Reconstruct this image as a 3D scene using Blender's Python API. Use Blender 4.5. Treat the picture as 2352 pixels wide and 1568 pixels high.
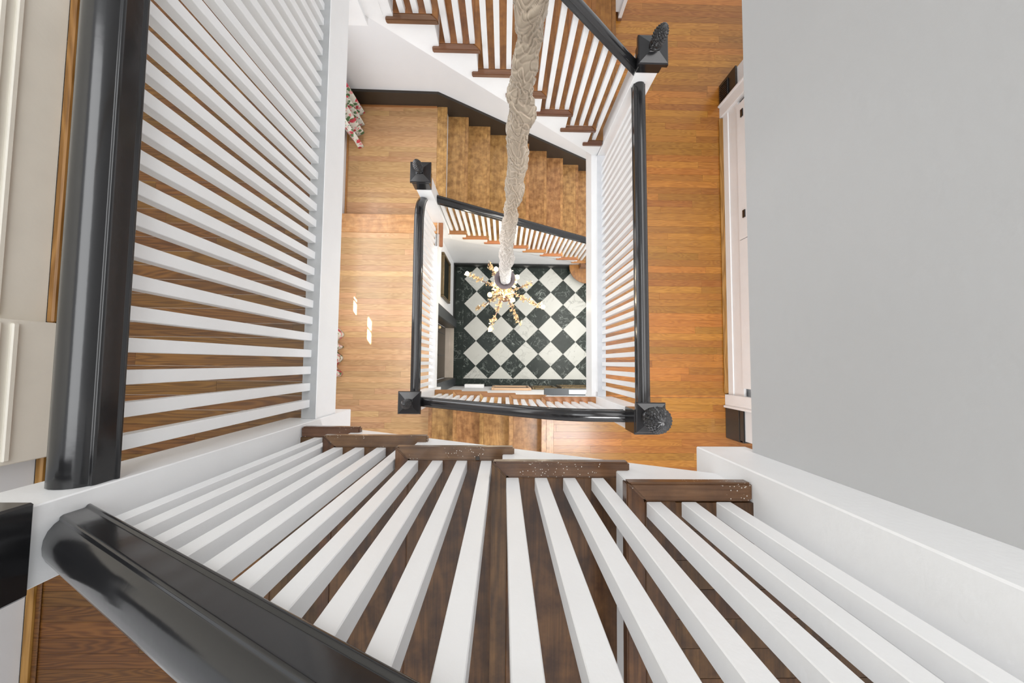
import bpy, bmesh, math, random
from mathutils import Vector, Matrix, noise
random.seed(7)
S = bpy.context.scene
COL = S.collection
for o in list(bpy.data.objects):
    bpy.data.objects.remove(o, do_unlink=True)

# ------------------------------------------------------------------ levels
# heights are written as depth below the eye point (d); world z = G - d
G = 6.542                      # eye height above the hall floor
A2 = 0.8656                    # top storey floor
RD, RC, RB = 0.1764, 0.2002, 0.19
LH = A2 + 5 * RD               # upper half landing
LHL = A2 + 6 * RD              # upper half landing, lower part
L1 = 3.502                     # middle storey floor
LL = L1 + 5 * RB               # lower half landing
LO = L1 + 6 * RB               # lower half landing, lower part
def Z(d): return G - d

# ------------------------------------------------------------------ camera
cam = bpy.data.cameras.new('camera')
cam.sensor_width = 36; cam.lens = 892.0 * 36 / 2352; cam.clip_start = 0.02
co = bpy.data.objects.new('camera', cam); COL.objects.link(co)
mr = [[0.9997170649, 0.0096919077, 0.0217222707], [0.0108551648, -0.9984770887, -0.0540894514], [0.0211649596, 0.0543099465, -0.9982997917]]
R = Matrix(((mr[0][0], -mr[1][0], -mr[2][0]), (mr[0][1], -mr[1][1], -mr[2][1]), (mr[0][2], -mr[1][2], -mr[2][2])))
co.matrix_world = Matrix.Translation((0, 0, G)) @ R.to_4x4()
S.camera = co

# ------------------------------------------------------------------ world, lamps, exposure
W = bpy.data.worlds.new('sky'); S.world = W; W.use_nodes = True
bg = W.node_tree.nodes['Background']; bg.inputs[0].default_value = (0.97, 0.985, 1.0, 1); bg.inputs[1].default_value = 0.9
S.view_settings.view_transform = 'Standard'; S.view_settings.look = 'None'
S.view_settings.exposure = 0.0; S.view_settings.gamma = 1.0; S.view_settings.use_curve_mapping = False
def area(name, loc, size, size_y, power, rot=(0, 0, 0), col=(1, 1, 1)):
    l = bpy.data.lights.new(name, 'AREA'); l.shape = 'RECTANGLE'; l.size = size; l.size_y = size_y; l.energy = power; l.color = col
    o = bpy.data.objects.new(name, l); COL.objects.link(o); o.location = loc; o.rotation_euler = rot; return o
area('stairwell_top_fill', (-.3, .9, Z(-2.3)), 2.2, 3.2, 116, col=(.97, .985, 1))  # unseen fill light above the open top, added to brighten the well
area('hallway_fill', (1.45, 1.2, Z(1.12)), .9, 2.8, 27)  # added fill below the ceiling, no real fixture; brightens the middle hallway
area('south_hallway_fill', (.9, -1.0, Z(1.35)), .7, .5, 30)  # added fill light that lifts the short flight's treads
area('half_landing_fill', (-1.45, 0.6, Z(2.12)), .7, 2.6, 22)  # added fill under the upper landing, brightens the lower one
area('landing_window_light', (-1.90, 1.45, Z(3.25)), 1.3, 1.9, 27, rot=(0, -math.pi / 2, 0), col=(.93, .96, 1))
area('entrance_hall_fill', (1.35, .7, Z(3.82)), .9, 2.2, 68, col=(1, .97, .92))  # added fill under the hallway floor, lifts the marble tiles

sp = bpy.data.lights.new('low_sun_beam', 'SPOT'); sp.energy = 60000; sp.spot_size = math.radians(9); sp.spot_blend = .1; sp.shadow_soft_size = .05; sp.color = (1, .95, .86)
so = bpy.data.objects.new('low_sun_beam', sp); COL.objects.link(so)
_t = Vector((-2.0, 1.10, Z(LL - 1.1))); so.location = _t + Vector((-.35, .49, 1.0)) * 7
so.rotation_euler = (_t - so.location).to_track_quat('-Z', 'Y').to_euler()

# ------------------------------------------------------------------ helpers
def mat(name, color=(.8, .8, .8), rough=.5, metal=0, spec=.5, bump=0, bscale=40, coat=0, var=0, vscale=6):
    m = bpy.data.materials.new(name); m.use_nodes = True; nt = m.node_tree; b = nt.nodes['Principled BSDF']
    b.inputs['Base Color'].default_value = (*color, 1); b.inputs['Roughness'].default_value = rough
    b.inputs['Metallic'].default_value = metal; b.inputs['Specular IOR Level'].default_value = spec; b.inputs['Coat Weight'].default_value = coat
    b.inputs['Coat Roughness'].default_value = .12
    tc = nt.nodes.new('ShaderNodeTexCoord')
    if bump:
        n = nt.nodes.new('ShaderNodeTexNoise'); n.inputs['Scale'].default_value = bscale; n.inputs['Detail'].default_value = 4
        nt.links.new(tc.outputs['Object'], n.inputs['Vector'])
        bp = nt.nodes.new('ShaderNodeBump'); bp.inputs['Strength'].default_value = bump; bp.inputs['Distance'].default_value = .01
        nt.links.new(n.outputs['Fac'], bp.inputs['Height']); nt.links.new(bp.outputs['Normal'], b.inputs['Normal'])
    if var:
        n = nt.nodes.new('ShaderNodeTexNoise'); n.inputs['Scale'].default_value = vscale; n.inputs['Detail'].default_value = 5
        nt.links.new(tc.outputs['Object'], n.inputs['Vector'])
        r = nt.nodes.new('ShaderNodeValToRGB'); r.color_ramp.elements[0].position = .3; r.color_ramp.elements[1].position = .7
        r.color_ramp.elements[0].color = (*[c * (1 - var) for c in color], 1); r.color_ramp.elements[1].color = (*[min(1, c * (1 + var)) for c in color], 1)
        nt.links.new(n.outputs['Fac'], r.inputs['Fac']); nt.links.new(r.outputs['Color'], b.inputs['Base Color'])
    return m

def N(nt, t, **k):
    n = nt.nodes.new(t)
    for a, v in k.items(): setattr(n, a, v)
    return n

def wood(name, dark, mid, light, axis=0, rings=22, fine=1.0, rough=.3, var=.25, mottle=0, coat=.15, stretch=.07, base=9.0, line=.5, speck=0):
    m = bpy.data.materials.new(name); m.use_nodes = True; nt = m.node_tree; L = nt.links.new; b = nt.nodes['Principled BSDF']
    tc = N(nt, 'ShaderNodeTexCoord'); oi = N(nt, 'ShaderNodeObjectInfo')
    mul = N(nt, 'ShaderNodeMath', operation='MULTIPLY'); mul.inputs[1].default_value = 37.0; L(oi.outputs['Random'], mul.inputs[0])
    cb = N(nt, 'ShaderNodeCombineXYZ'); L(mul.outputs[0], cb.inputs[0]); L(mul.outputs[0], cb.inputs[1]); L(mul.outputs[0], cb.inputs[2])
    add = N(nt, 'ShaderNodeVectorMath', operation='ADD'); L(tc.outputs['Object'], add.inputs[0]); L(cb.outputs[0], add.inputs[1])
    mp = N(nt, 'ShaderNodeMapping'); sc = [base, base, base]; sc[axis] = base * stretch * 2; mp.inputs['Scale'].default_value = sc; L(add.outputs[0], mp.inputs['Vector'])
    n1 = N(nt, 'ShaderNodeTexNoise'); n1.inputs['Scale'].default_value = 1.0; n1.inputs['Detail'].default_value = 2.0; n1.inputs['Roughness'].default_value = .45; L(mp.outputs[0], n1.inputs['Vector'])
    k = N(nt, 'ShaderNodeMath', operation='MULTIPLY'); k.inputs[1].default_value = rings * 6.28; L(n1.outputs['Fac'], k.inputs[0])
    sn = N(nt, 'ShaderNodeMath', operation='SINE'); L(k.outputs[0], sn.inputs[0])
    rm = N(nt, 'ShaderNodeMapRange'); rm.inputs['From Min'].default_value = -1; rm.inputs['From Max'].default_value = 1; L(sn.outputs[0], rm.inputs['Value'])
    mp2 = N(nt, 'ShaderNodeMapping'); s2 = [260, 260, 260]; s2[axis] = 7; mp2.inputs['Scale'].default_value = s2; L(add.outputs[0], mp2.inputs['Vector'])
    n2 = N(nt, 'ShaderNodeTexNoise'); n2.inputs['Scale'].default_value = 1.0; n2.inputs['Detail'].default_value = 3; L(mp2.outputs[0], n2.inputs['Vector'])
    ra = N(nt, 'ShaderNodeValToRGB'); e = ra.color_ramp.elements
    e[0].position = 0.0; e[0].color = (*dark, 1); e[1].position = 1.0; e[1].color = (*light, 1); x = e.new(.45); x.color = (*mid, 1)
    f = N(nt, 'ShaderNodeMath', operation='MULTIPLY_ADD'); L(rm.outputs[0], f.inputs[0]); f.inputs[1].default_value = line
    g = N(nt, 'ShaderNodeMath', operation='MULTIPLY'); L(n2.outputs['Fac'], g.inputs[0]); g.inputs[1].default_value = fine; L(g.outputs[0], f.inputs[2])
    L(f.outputs[0], ra.inputs['Fac'])
    col = ra.outputs['Color']
    if mottle:
        n3 = N(nt, 'ShaderNodeTexNoise'); n3.inputs['Scale'].default_value = 13; n3.inputs['Detail'].default_value = 6; n3.inputs['Roughness'].default_value = .62; L(add.outputs[0], n3.inputs['Vector'])
        r3 = N(nt, 'ShaderNodeValToRGB'); r3.color_ramp.elements[0].position = .36; r3.color_ramp.elements[1].position = .62
        r3.color_ramp.elements[0].color = (1 - mottle, 1 - mottle * 1.15, 1 - mottle * 1.25, 1); r3.color_ramp.elements[1].color = (1.08, 1.08, 1.08, 1); L(n3.outputs['Fac'], r3.inputs['Fac'])
        mx = N(nt, 'ShaderNodeMix', data_type='RGBA', blend_type='MULTIPLY'); mx.inputs[0].default_value = 1; L(col, mx.inputs[6]); L(r3.outputs['Color'], mx.inputs[7]); col = mx.outputs[2]
    hs = N(nt, 'ShaderNodeHueSaturation'); L(col, hs.inputs['Color'])
    vr = N(nt, 'ShaderNodeMapRange'); vr.inputs['To Min'].default_value = 1 - var; vr.inputs['To Max'].default_value = 1 + var; L(oi.outputs['Random'], vr.inputs['Value']); L(vr.outputs[0], hs.inputs['Value'])
    fr = N(nt, 'ShaderNodeMath', operation='FRACT'); m7 = N(nt, 'ShaderNodeMath', operation='MULTIPLY'); m7.inputs[1].default_value = 7.31; L(oi.outputs['Random'], m7.inputs[0]); L(m7.outputs[0], fr.inputs[0])
    hr = N(nt, 'ShaderNodeMapRange'); hr.inputs['To Min'].default_value = .492; hr.inputs['To Max'].default_value = .508; L(fr.outputs[0], hr.inputs['Value']); L(hr.outputs[0], hs.inputs['Hue'])
    out = hs.outputs['Color']
    if speck:
        v = N(nt, 'ShaderNodeTexVoronoi'); v.inputs['Scale'].default_value = 130; L(tc.outputs['Object'], v.inputs['Vector'])
        c1 = N(nt, 'ShaderNodeMath', operation='LESS_THAN'); c1.inputs[1].default_value = .16; L(v.outputs['Distance'], c1.inputs[0])
        nn = N(nt, 'ShaderNodeTexNoise'); nn.inputs['Scale'].default_value = 9; L(tc.outputs['Object'], nn.inputs['Vector'])
        c2 = N(nt, 'ShaderNodeMath', operation='GREATER_THAN'); c2.inputs[1].default_value = 1 - speck; L(nn.outputs['Fac'], c2.inputs[0])
        c3 = N(nt, 'ShaderNodeMath', operation='MULTIPLY'); L(c1.outputs[0], c3.inputs[0]); L(c2.outputs[0], c3.inputs[1])
        c4 = N(nt, 'ShaderNodeMath', operation='MULTIPLY'); L(c3.outputs[0], c4.inputs[0]); c4.inputs[1].default_value = .6
        mq = N(nt, 'ShaderNodeMix', data_type='RGBA'); L(c4.outputs[0], mq.inputs[0]); L(out, mq.inputs[6]); mq.inputs[7].default_value = (.8, .78, .72, 1); out = mq.outputs[2]
    L(out, b.inputs['Base Color'])
    b.inputs['Roughness'].default_value = rough; b.inputs['Coat Weight'].default_value = coat; b.inputs['Coat Roughness'].default_value = .15
    bp = N(nt, 'ShaderNodeBump'); bp.inputs['Strength'].default_value = .06; bp.inputs['Distance'].default_value = .003; L(f.outputs[0], bp.inputs['Height']); L(bp.outputs['Normal'], b.inputs['Normal'])
    return m

def marble(name, basec, base2, veinc, vw=.05, scale=5.0, rough=.34, strength=1.0, spec=.22):
    m = bpy.data.materials.new(name); m.use_nodes = True; nt = m.node_tree; L = nt.links.new; b = nt.nodes['Principled BSDF']
    tc = N(nt, 'ShaderNodeTexCoord'); oi = N(nt, 'ShaderNodeObjectInfo')
    mul = N(nt, 'ShaderNodeMath', operation='MULTIPLY'); mul.inputs[1].default_value = 53.0; L(oi.outputs['Random'], mul.inputs[0])
    cb = N(nt, 'ShaderNodeCombineXYZ'); [L(mul.outputs[0], cb.inputs[i]) for i in range(3)]
    add = N(nt, 'ShaderNodeVectorMath', operation='ADD'); L(tc.outputs['Object'], add.inputs[0]); L(cb.outputs[0], add.inputs[1])
    w = N(nt, 'ShaderNodeTexNoise'); w.inputs['Scale'].default_value = scale; w.inputs['Detail'].default_value = 8; w.inputs['Roughness'].default_value = .6; w.inputs['Distortion'].default_value = 1.2; L(add.outputs[0], w.inputs['Vector'])
    d = N(nt, 'ShaderNodeMath', operation='SUBTRACT'); d.inputs[1].default_value = .5; L(w.outputs['Fac'], d.inputs[0])
    ab = N(nt, 'ShaderNodeMath', operation='ABSOLUTE'); L(d.outputs[0], ab.inputs[0])
    r = N(nt, 'ShaderNodeMapRange'); r.inputs['From Min'].default_value = 0; r.inputs['From Max'].default_value = vw; r.inputs['To Min'].default_value = 1; r.inputs['To Max'].default_value = 0; L(ab.outputs[0], r.inputs['Value'])
    msk = N(nt, 'ShaderNodeTexNoise'); msk.inputs['Scale'].default_value = scale * .9; msk.inputs['Detail'].default_value = 2; L(add.outputs[0], msk.inputs['Vector'])
    mr_ = N(nt, 'ShaderNodeMapRange'); mr_.inputs['From Min'].default_value = .45; mr_.inputs['From Max'].default_value = .65; mr_.inputs['To Max'].default_value = strength; L(msk.outputs['Fac'], mr_.inputs['Value'])
    mm = N(nt, 'ShaderNodeMath', operation='MULTIPLY'); L(r.outputs[0], mm.inputs[0]); L(mr_.outputs[0], mm.inputs[1])
    n2 = N(nt, 'ShaderNodeTexNoise'); n2.inputs['Scale'].default_value = scale * 2.2; n2.inputs['Detail'].default_value = 6; L(add.outputs[0], n2.inputs['Vector'])
    m1 = N(nt, 'ShaderNodeMix', data_type='RGBA'); L(n2.outputs['Fac'], m1.inputs[0]); m1.inputs[6].default_value = (*basec, 1); m1.inputs[7].default_value = (*base2, 1)
    m2 = N(nt, 'ShaderNodeMix', data_type='RGBA'); L(mm.outputs[0], m2.inputs[0]); L(m1.outputs[2], m2.inputs[6]); m2.inputs[7].default_value = (*veinc, 1)
    L(m2.outputs[2], b.inputs['Base Color']); b.inputs['Roughness'].default_value = rough; b.inputs['Specular IOR Level'].default_value = spec
    return m

M_white = mat('white_paint', (.86, .865, .87), .38, bump=.05, bscale=90, var=.015, vscale=9)
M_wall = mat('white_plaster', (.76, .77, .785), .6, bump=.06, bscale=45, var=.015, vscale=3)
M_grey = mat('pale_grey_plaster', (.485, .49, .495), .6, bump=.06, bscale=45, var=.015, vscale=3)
M_midgrey = mat('mid_grey_paint', (.37, .375, .38), .5, var=.10, vscale=14)  # base rail grey, darker than the fascia beside it
M_lightgrey = mat('light_grey_paint', (.66, .68, .71), .5, var=.05, vscale=14)
M_cream = mat('cream_paint', (.80, .76, .67), .45, bump=.05, bscale=60, var=.03)
M_black = mat('black_gloss_paint', (.012, .012, .013), .17, spec=.45, bump=.04, bscale=22, coat=.25)
M_dark = mat('dark_brown_paint', (.03, .022, .016), .3)
M_hallbase = mat('black_base_paint', (.012, .013, .012), .3)
M_oak1 = wood('oak_hall_floor', (.12, .038, .004), (.31, .115, .015), (.44, .185, .032), 0, rings=16, fine=.95, var=.22, base=15, stretch=.06, line=.36)
M_oakL = wood('oak_half_landing_floor', (.29, .145, .06), (.49, .275, .125), (.63, .385, .195), 0, rings=14, fine=.9, var=.15, base=15, stretch=.05, line=.36)
M_oakU = wood('oak_upper_floor', (.024, .0085, .0015), (.098, .038, .0065), (.18, .078, .015), 0, rings=18, fine=.85, var=.15, rough=.4, base=13, stretch=.05, line=.42)
M_birchA = wood('birch_lower_treads', (.25, .115, .035), (.46, .24, .085), (.60, .35, .135), 1, rings=6, fine=.9, mottle=.42, var=.12, line=.25)
M_board = wood('birch_edge_board', (.30, .13, .04), (.52, .27, .10), (.66, .40, .18), 0, rings=6, fine=.9, mottle=.2, var=.06, line=.25)
M_birchC = wood('birch_middle_treads', (.12, .04, .009), (.24, .09, .02), (.34, .14, .035), 1, rings=6, fine=.9, mottle=.3, var=.12, line=.25)
M_birchD = wood('dark_upper_treads', (.020, .009, .002), (.068, .029, .0075), (.13, .060, .018), 1, rings=10, fine=.8, mottle=.5, var=.12, line=.35)  # darker version of the tread wood, top flight and floor only
M_noseA = wood('lower_nosing_wood', (.22, .085, .03), (.36, .15, .05), (.45, .2, .075), 0, rings=5, fine=.9, var=.1, line=.25)
M_noseC = wood('middle_nosing_wood', (.085, .036, .017), (.15, .068, .035), (.22, .105, .055), 0, rings=5, fine=.9, var=.1, line=.25)
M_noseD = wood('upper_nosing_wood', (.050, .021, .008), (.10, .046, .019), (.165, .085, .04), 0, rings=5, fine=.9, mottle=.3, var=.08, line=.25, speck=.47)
M_oakT = wood('oak_base_trim', (.10, .045, .008), (.24, .115, .02), (.38, .2, .05), 1, rings=8, fine=.9, var=.1)
M_mg = marble('green_black_marble', (.006, .009, .0075), (.022, .034, .027), (.42, .47, .43), .022, 7.0, strength=.75)
M_mw = marble('white_marble', (.50, .505, .46), (.58, .585, .55), (.18, .18, .17), .016, 2.6, strength=.6)
M_grout = mat('grout', (.30, .30, .28), .8)
M_fabric = mat('taupe_velvet', (.50, .42, .31), .8, bump=.1, bscale=150)
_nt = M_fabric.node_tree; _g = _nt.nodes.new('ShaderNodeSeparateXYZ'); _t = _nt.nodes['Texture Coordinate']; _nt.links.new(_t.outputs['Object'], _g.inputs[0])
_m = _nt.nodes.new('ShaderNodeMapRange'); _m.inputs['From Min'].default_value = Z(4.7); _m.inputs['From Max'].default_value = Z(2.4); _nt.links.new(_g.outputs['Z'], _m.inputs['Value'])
_x = _nt.nodes.new('ShaderNodeMix'); _x.data_type = 'RGBA'; _x.inputs[6].default_value = (.74, .73, .72, 1); _x.inputs[7].default_value = (.42, .345, .26, 1)  # paler towards the bottom: light near the chandelier put into the fabric colour
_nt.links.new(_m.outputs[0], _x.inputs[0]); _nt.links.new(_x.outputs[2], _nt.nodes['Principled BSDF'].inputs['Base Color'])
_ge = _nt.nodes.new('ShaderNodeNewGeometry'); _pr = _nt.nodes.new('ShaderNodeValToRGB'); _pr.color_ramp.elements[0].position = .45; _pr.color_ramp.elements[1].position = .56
_pr.color_ramp.elements[0].color = (.62, .60, .57, 1); _pr.color_ramp.elements[1].color = (1.75, 1.78, 1.85, 1); _nt.links.new(_ge.outputs['Pointiness'], _pr.inputs[0])  # creases darkened, ridges lightened: fold shade and sheen painted into the colour
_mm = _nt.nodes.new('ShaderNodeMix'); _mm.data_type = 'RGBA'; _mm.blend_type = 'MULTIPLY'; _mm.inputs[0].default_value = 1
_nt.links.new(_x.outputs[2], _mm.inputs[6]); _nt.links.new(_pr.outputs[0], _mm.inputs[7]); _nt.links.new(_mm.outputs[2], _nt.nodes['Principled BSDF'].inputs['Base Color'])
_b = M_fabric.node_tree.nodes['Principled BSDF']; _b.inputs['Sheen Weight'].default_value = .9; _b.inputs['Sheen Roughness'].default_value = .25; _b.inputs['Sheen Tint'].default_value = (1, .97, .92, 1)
M_gold = mat('gold_leaf', (.86, .66, .38), .35, .35, bump=.2, bscale=200)
M_crystal = mat('pale_crystal', (.92, .86, .76), .15)
M_iron = mat('violet_brown_iron', (.17, .14, .15), .5, bump=.05)
M_copper = mat('brown_copper', (.30, .17, .12), .4, .3)
M_bulb = mat('bulb_glow', (1, .95, .85), .4)
_b = M_bulb.node_tree.nodes['Principled BSDF']; _b.inputs['Emission Color'].default_value = (1, .90, .72, 1); _b.inputs['Emission Strength'].default_value = 14
M_frame = mat('gilt_frame', (.12, .085, .04), .4, .5, bump=.6, bscale=60)
M_canvas = mat('dark_canvas', (.012, .014, .010), .85, spec=.1)
M_door = mat('umber_door_paint', (.075, .06, .045), .4)
M_pale = mat('pale_ash_threshold', (.50, .44, .37), .5, var=.08)
M_slate = mat('slate_paint', (.045, .05, .055), .4)
M_blue = mat('pale_blue_glass', (.45, .52, .53), .2)

def mkobj(name, me, m=None, parent=None):
    o = bpy.data.objects.new(name, me); COL.objects.link(o)
    if m is not None: me.materials.append(m)
    if parent is not None:
        o.parent = parent; o.matrix_parent_inverse = Matrix.Translation(-parent.location)
    return o
def pymesh(name, V, F, m, parent=None, smooth=False):
    me = bpy.data.meshes.new(name); me.from_pydata([tuple(v) for v in V], [], F); me.update()
    if smooth:
        for p in me.polygons: p.use_smooth = True
    return mkobj(name, me, m, parent)
def bmobj(name, bm, m, parent=None, smooth=False):
    bmesh.ops.recalc_face_normals(bm, faces=bm.faces)
    me = bpy.data.meshes.new(name); bm.to_mesh(me); bm.free()
    if smooth:
        for p in me.polygons: p.use_smooth = True
    return mkobj(name, me, m, parent)
def bmbox(bm, x0, x1, y0, y1, z0, z1, bev=0.0):
    x0, x1 = sorted((x0, x1)); y0, y1 = sorted((y0, y1)); z0, z1 = sorted((z0, z1))
    vs = [bm.verts.new((x, y, z)) for x in (x0, x1) for y in (y0, y1) for z in (z0, z1)]
    fs = [bm.faces.new([vs[i] for i in q]) for q in ((0, 1, 3, 2), (4, 6, 7, 5), (0, 4, 5, 1), (2, 3, 7, 6), (0, 2, 6, 4), (1, 5, 7, 3))]
    if bev:
        es = {e for f in fs for e in f.edges}
        bmesh.ops.bevel(bm, geom=list(es), offset=bev, segments=1, affect='EDGES')
def box(name, x0, x1, y0, y1, d0, d1, m, parent=None, bev=0.0):
    """d0, d1: depths below the eye"""
    bm = bmesh.new(); bmbox(bm, x0, x1, y0, y1, Z(d0), Z(d1), bev); return bmobj(name, bm, m, parent)
def prism(name, pts, axis, a0, a1, m, parent=None, bev=0.0):
    """closed 2D outline extruded along axis; pts in the other two coordinates (z given as depth)"""
    bm = bmesh.new()
    def P(p, a):
        if axis == 'y': return (p[0], a, Z(p[1]))
        if axis == 'x': return (a, p[0], Z(p[1]))
        return (p[0], p[1], Z(a))
    v0 = [bm.verts.new(P(p, a0)) for p in pts]; v1 = [bm.verts.new(P(p, a1)) for p in pts]
    n = len(pts); bm.faces.new(v0); bm.faces.new(list(reversed(v1)))
    for i in range(n): bm.faces.new((v0[i], v0[(i + 1) % n], v1[(i + 1) % n], v1[i]))
    if bev:
        bmesh.ops.recalc_face_normals(bm, faces=bm.faces)
        bmesh.ops.bevel(bm, geom=list(bm.edges), offset=bev, segments=2, affect='EDGES')
    return bmobj(name, bm, m, parent)
def empty(name, x, y, d, label=None, cat=None, group=None, kind=None):
    o = bpy.data.objects.new(name, None); COL.objects.link(o); o.location = (x, y, Z(d)); o.empty_display_size = .05
    tag(o, label, cat, group, kind); return o
def tag(o, label=None, cat=None, group=None, kind=None):
    if label: o['label'] = label
    if cat: o['category'] = cat
    if group: o['group'] = group
    if kind: o['kind'] = kind
    return o
def lathe(name, prof, cx, cy, d, m, parent, seg=24, smooth=True):
    """prof: (radius, height above depth d)"""
    V = []; F = []
    for r, h in prof:
        for i in range(seg):
            a = 2 * math.pi * i / seg; V.append((cx + r * math.cos(a), cy + r * math.sin(a), Z(d) + h))
    for j in range(len(prof) - 1):
        for i in range(seg):
            k = (i + 1) % seg; F.append((j * seg + i, j * seg + k, (j + 1) * seg + k, (j + 1) * seg + i))
    return pymesh(name, V, F, m, parent, smooth)
def tube(bm, pts, r, seg=8):
    rings = []
    for i, p in enumerate(pts):
        p = Vector(p); a = Vector(pts[max(i - 1, 0)]); b = Vector(pts[min(i + 1, len(pts) - 1)]); t = (b - a).normalized()
        u = t.orthogonal().normalized() if i == 0 else (u - t * u.dot(t)).normalized()
        v = t.cross(u); rr = r[i] if isinstance(r, (list, tuple)) else r
        rings.append([bm.verts.new(p + (u * math.cos(2 * math.pi * k / seg) + v * math.sin(2 * math.pi * k / seg)) * rr) for k in range(seg)])
    for a, b in zip(rings, rings[1:]):
        for k in range(seg): bm.faces.new((a[k], a[(k + 1) % seg], b[(k + 1) % seg], b[k]))
    bm.faces.new(list(reversed(rings[0]))); bm.faces.new(rings[-1])

# ------------------------------------------------------------------ plank floors
def planks(root, x0, x1, y0, y1, d, m, w=.062, lmin=.5, lmax=1.5, th=.018, axis='x', full=False, seed=1):
    rnd = random.Random(seed); bases = {}
    y = y1
    while y > y0 + .004:
        yb = max(y - w, y0); x = x0 if full else x0 - rnd.uniform(0, lmax * .8)
        while x < x1 - .002:
            L = (x1 - x0) if full else rnd.uniform(lmin, lmax)
            a, b = max(x, x0), min(x + L, x1)
            if b - a > .002:
                bm = bmesh.new(); dz = rnd.uniform(0, .0006)
                bmbox(bm, a + .0004, b - .0004, yb + .0005, y - .0005, Z(d) - th, Z(d) - dz)
                bmobj('plank', bm, m, root)
            x += L
        y = yb

fl1 = empty('floor', 1.4, 1.0, L1, kind='structure')
box('subfloor', .80, 2.9, -1.7, 4.2, L1 + .018, L1 + .25, M_white, fl1)
planks(fl1, .858, 2.55, -.30, 4.0, L1, M_oak1, seed=3)
planks(fl1, .455, 2.55, -1.5, -.302, L1, M_oak1, seed=4)
box('subfloor', .40, .80, -1.7, -.31, L1 + .018, L1 + .2, M_white, fl1)
fll = empty('floor', -1.4, 0.0, LL, kind='structure')
box('subfloor', -2.05, -.80, -1.7, 1.66, LL + .018, LL + .12, M_white, fll)
planks(fll, -2.0, -.815, -1.5, 1.486, LL, M_oakL, w=.064, lmin=1.2, lmax=2.4, seed=5)
flo = empty('floor', -1.4, 2.4, LO, kind='structure')
box('subfloor', -2.05, -.76, 1.66, 3.16, LO + .018, LO + .12, M_white, flo)
planks(flo, -1.93, -.845, 1.66, 3.135, LO, M_oakL, w=.064, lmin=1.2, lmax=2.4, seed=6)
box('edge_board', -.845, -.727, 1.76, 3.14, LO, LO + .03, M_birchA, flo, .003)
flh = empty('floor', -1.4, 0.5, LH, kind='structure')
box('subfloor', -2.05, -.8145, -.26, 1.93, LH + .002, 1.915, M_white, flh)
box('subfloor', -2.05, -.83, -1.7, -.26, LH + .018, LH + .17, M_white, flh)
planks(flh, -1.98, -.875, -1.5, 1.70, LH, M_oakU, w=.064, lmin=.8, lmax=2.0, seed=7)
flhl = empty('floor', -1.4, 2.4, LHL, kind='structure')
box('subfloor', -2.05, -.70, 1.94, 3.16, LHL + .018, LHL + .17, M_white, flhl)
planks(flhl, -1.98, -.75, 1.93, 3.14, LHL, M_oakU, w=.064, lmin=.8, lmax=2.0, seed=8)
fl2 = empty('floor', .8, -.9, A2, kind='structure')
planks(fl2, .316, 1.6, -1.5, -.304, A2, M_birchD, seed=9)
box('subfloor', .58, 2.9, -1.7, -.40, A2 + .018, A2 + .18, M_white, fl2)
box('subfloor', .72, 2.9, -.38, 4.2, A2 + .018, A2 + .175, M_white, fl2)

# ------------------------------------------------------------------ marble hall floor
hall = empty('floor', .3, .6, G, kind='structure')
box('mortar_bed', -1.0, 2.9, -.5, 3.3, G + .012, G + .08, M_grout, hall)
def tile_poly(poly, m, gap=.0015):
    cx = sum(p[0] for p in poly) / len(poly); cy = sum(p[1] for p in poly) / len(poly)
    q = []
    for p in poly:
        v = Vector((p[0] - cx, p[1] - cy)); l = v.length; v *= (l - gap) / l if l > .01 else 1; q.append((cx + v.x, cy + v.y))
    prism('tile', q, 'z', G, G + .012, m, hall)
def clip(poly, f):
    out = []
    for i in range(len(poly)):
        a, b = poly[i], poly[(i + 1) % len(poly)]; fa, fb = f(a), f(b)
        if fa >= 0: out.append(a)
        if (fa >= 0) != (fb >= 0):
            t = fa / (fa - fb); out.append((a[0] + (b[0] - a[0]) * t, a[1] + (b[1] - a[1]) * t))
    return out
TX0, TY0, TY1 = -.680, -.272, 1.640
P_ = .42
gx, gy = -.468, -.060          # a corner where four tiles meet
for i in range(-3, 14):
    for j in range(-4, 14):
        # tile centres of the diagonal grid
        cx = gx + (i) * P_ / 2; cy = gy + (j) * P_ / 2
        if (i + j) % 2 == 0: continue
        white = (i % 2 == 0)
        h = P_ / 2
        poly = [(cx + h, cy), (cx, cy + h), (cx - h, cy), (cx, cy - h)]
        for f in (lambda p: p[0] - TX0, lambda p: 2.0 - p[0], lambda p: p[1] - TY0, lambda p: TY1 - p[1]):
            poly = clip(poly, f) if len(poly) > 2 else []
        if len(poly) < 3: continue
        ar = abs(sum(poly[k][0] * poly[(k + 1) % len(poly)][1] - poly[(k + 1) % len(poly)][0] * poly[k][1] for k in range(len(poly)))) / 2
        if ar > .0004: tile_poly(poly, M_mw if white else M_mg)
def strip(x0, x1, y0, y1): tile_poly([(x0, y0), (x1, y0), (x1, y1), (x0, y1)], M_mg, .002)
for a, b in ((-.39, .06), (.06, .50), (.50, .70), (.70, 1.22), (1.22, 1.64)): strip(-.84, TX0 - .001, a, b)
for a, b in ((TX0, .35), (.35, 1.2), (1.2, 2.0)): strip(a, b, -.39, TY0 - .001)

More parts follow.
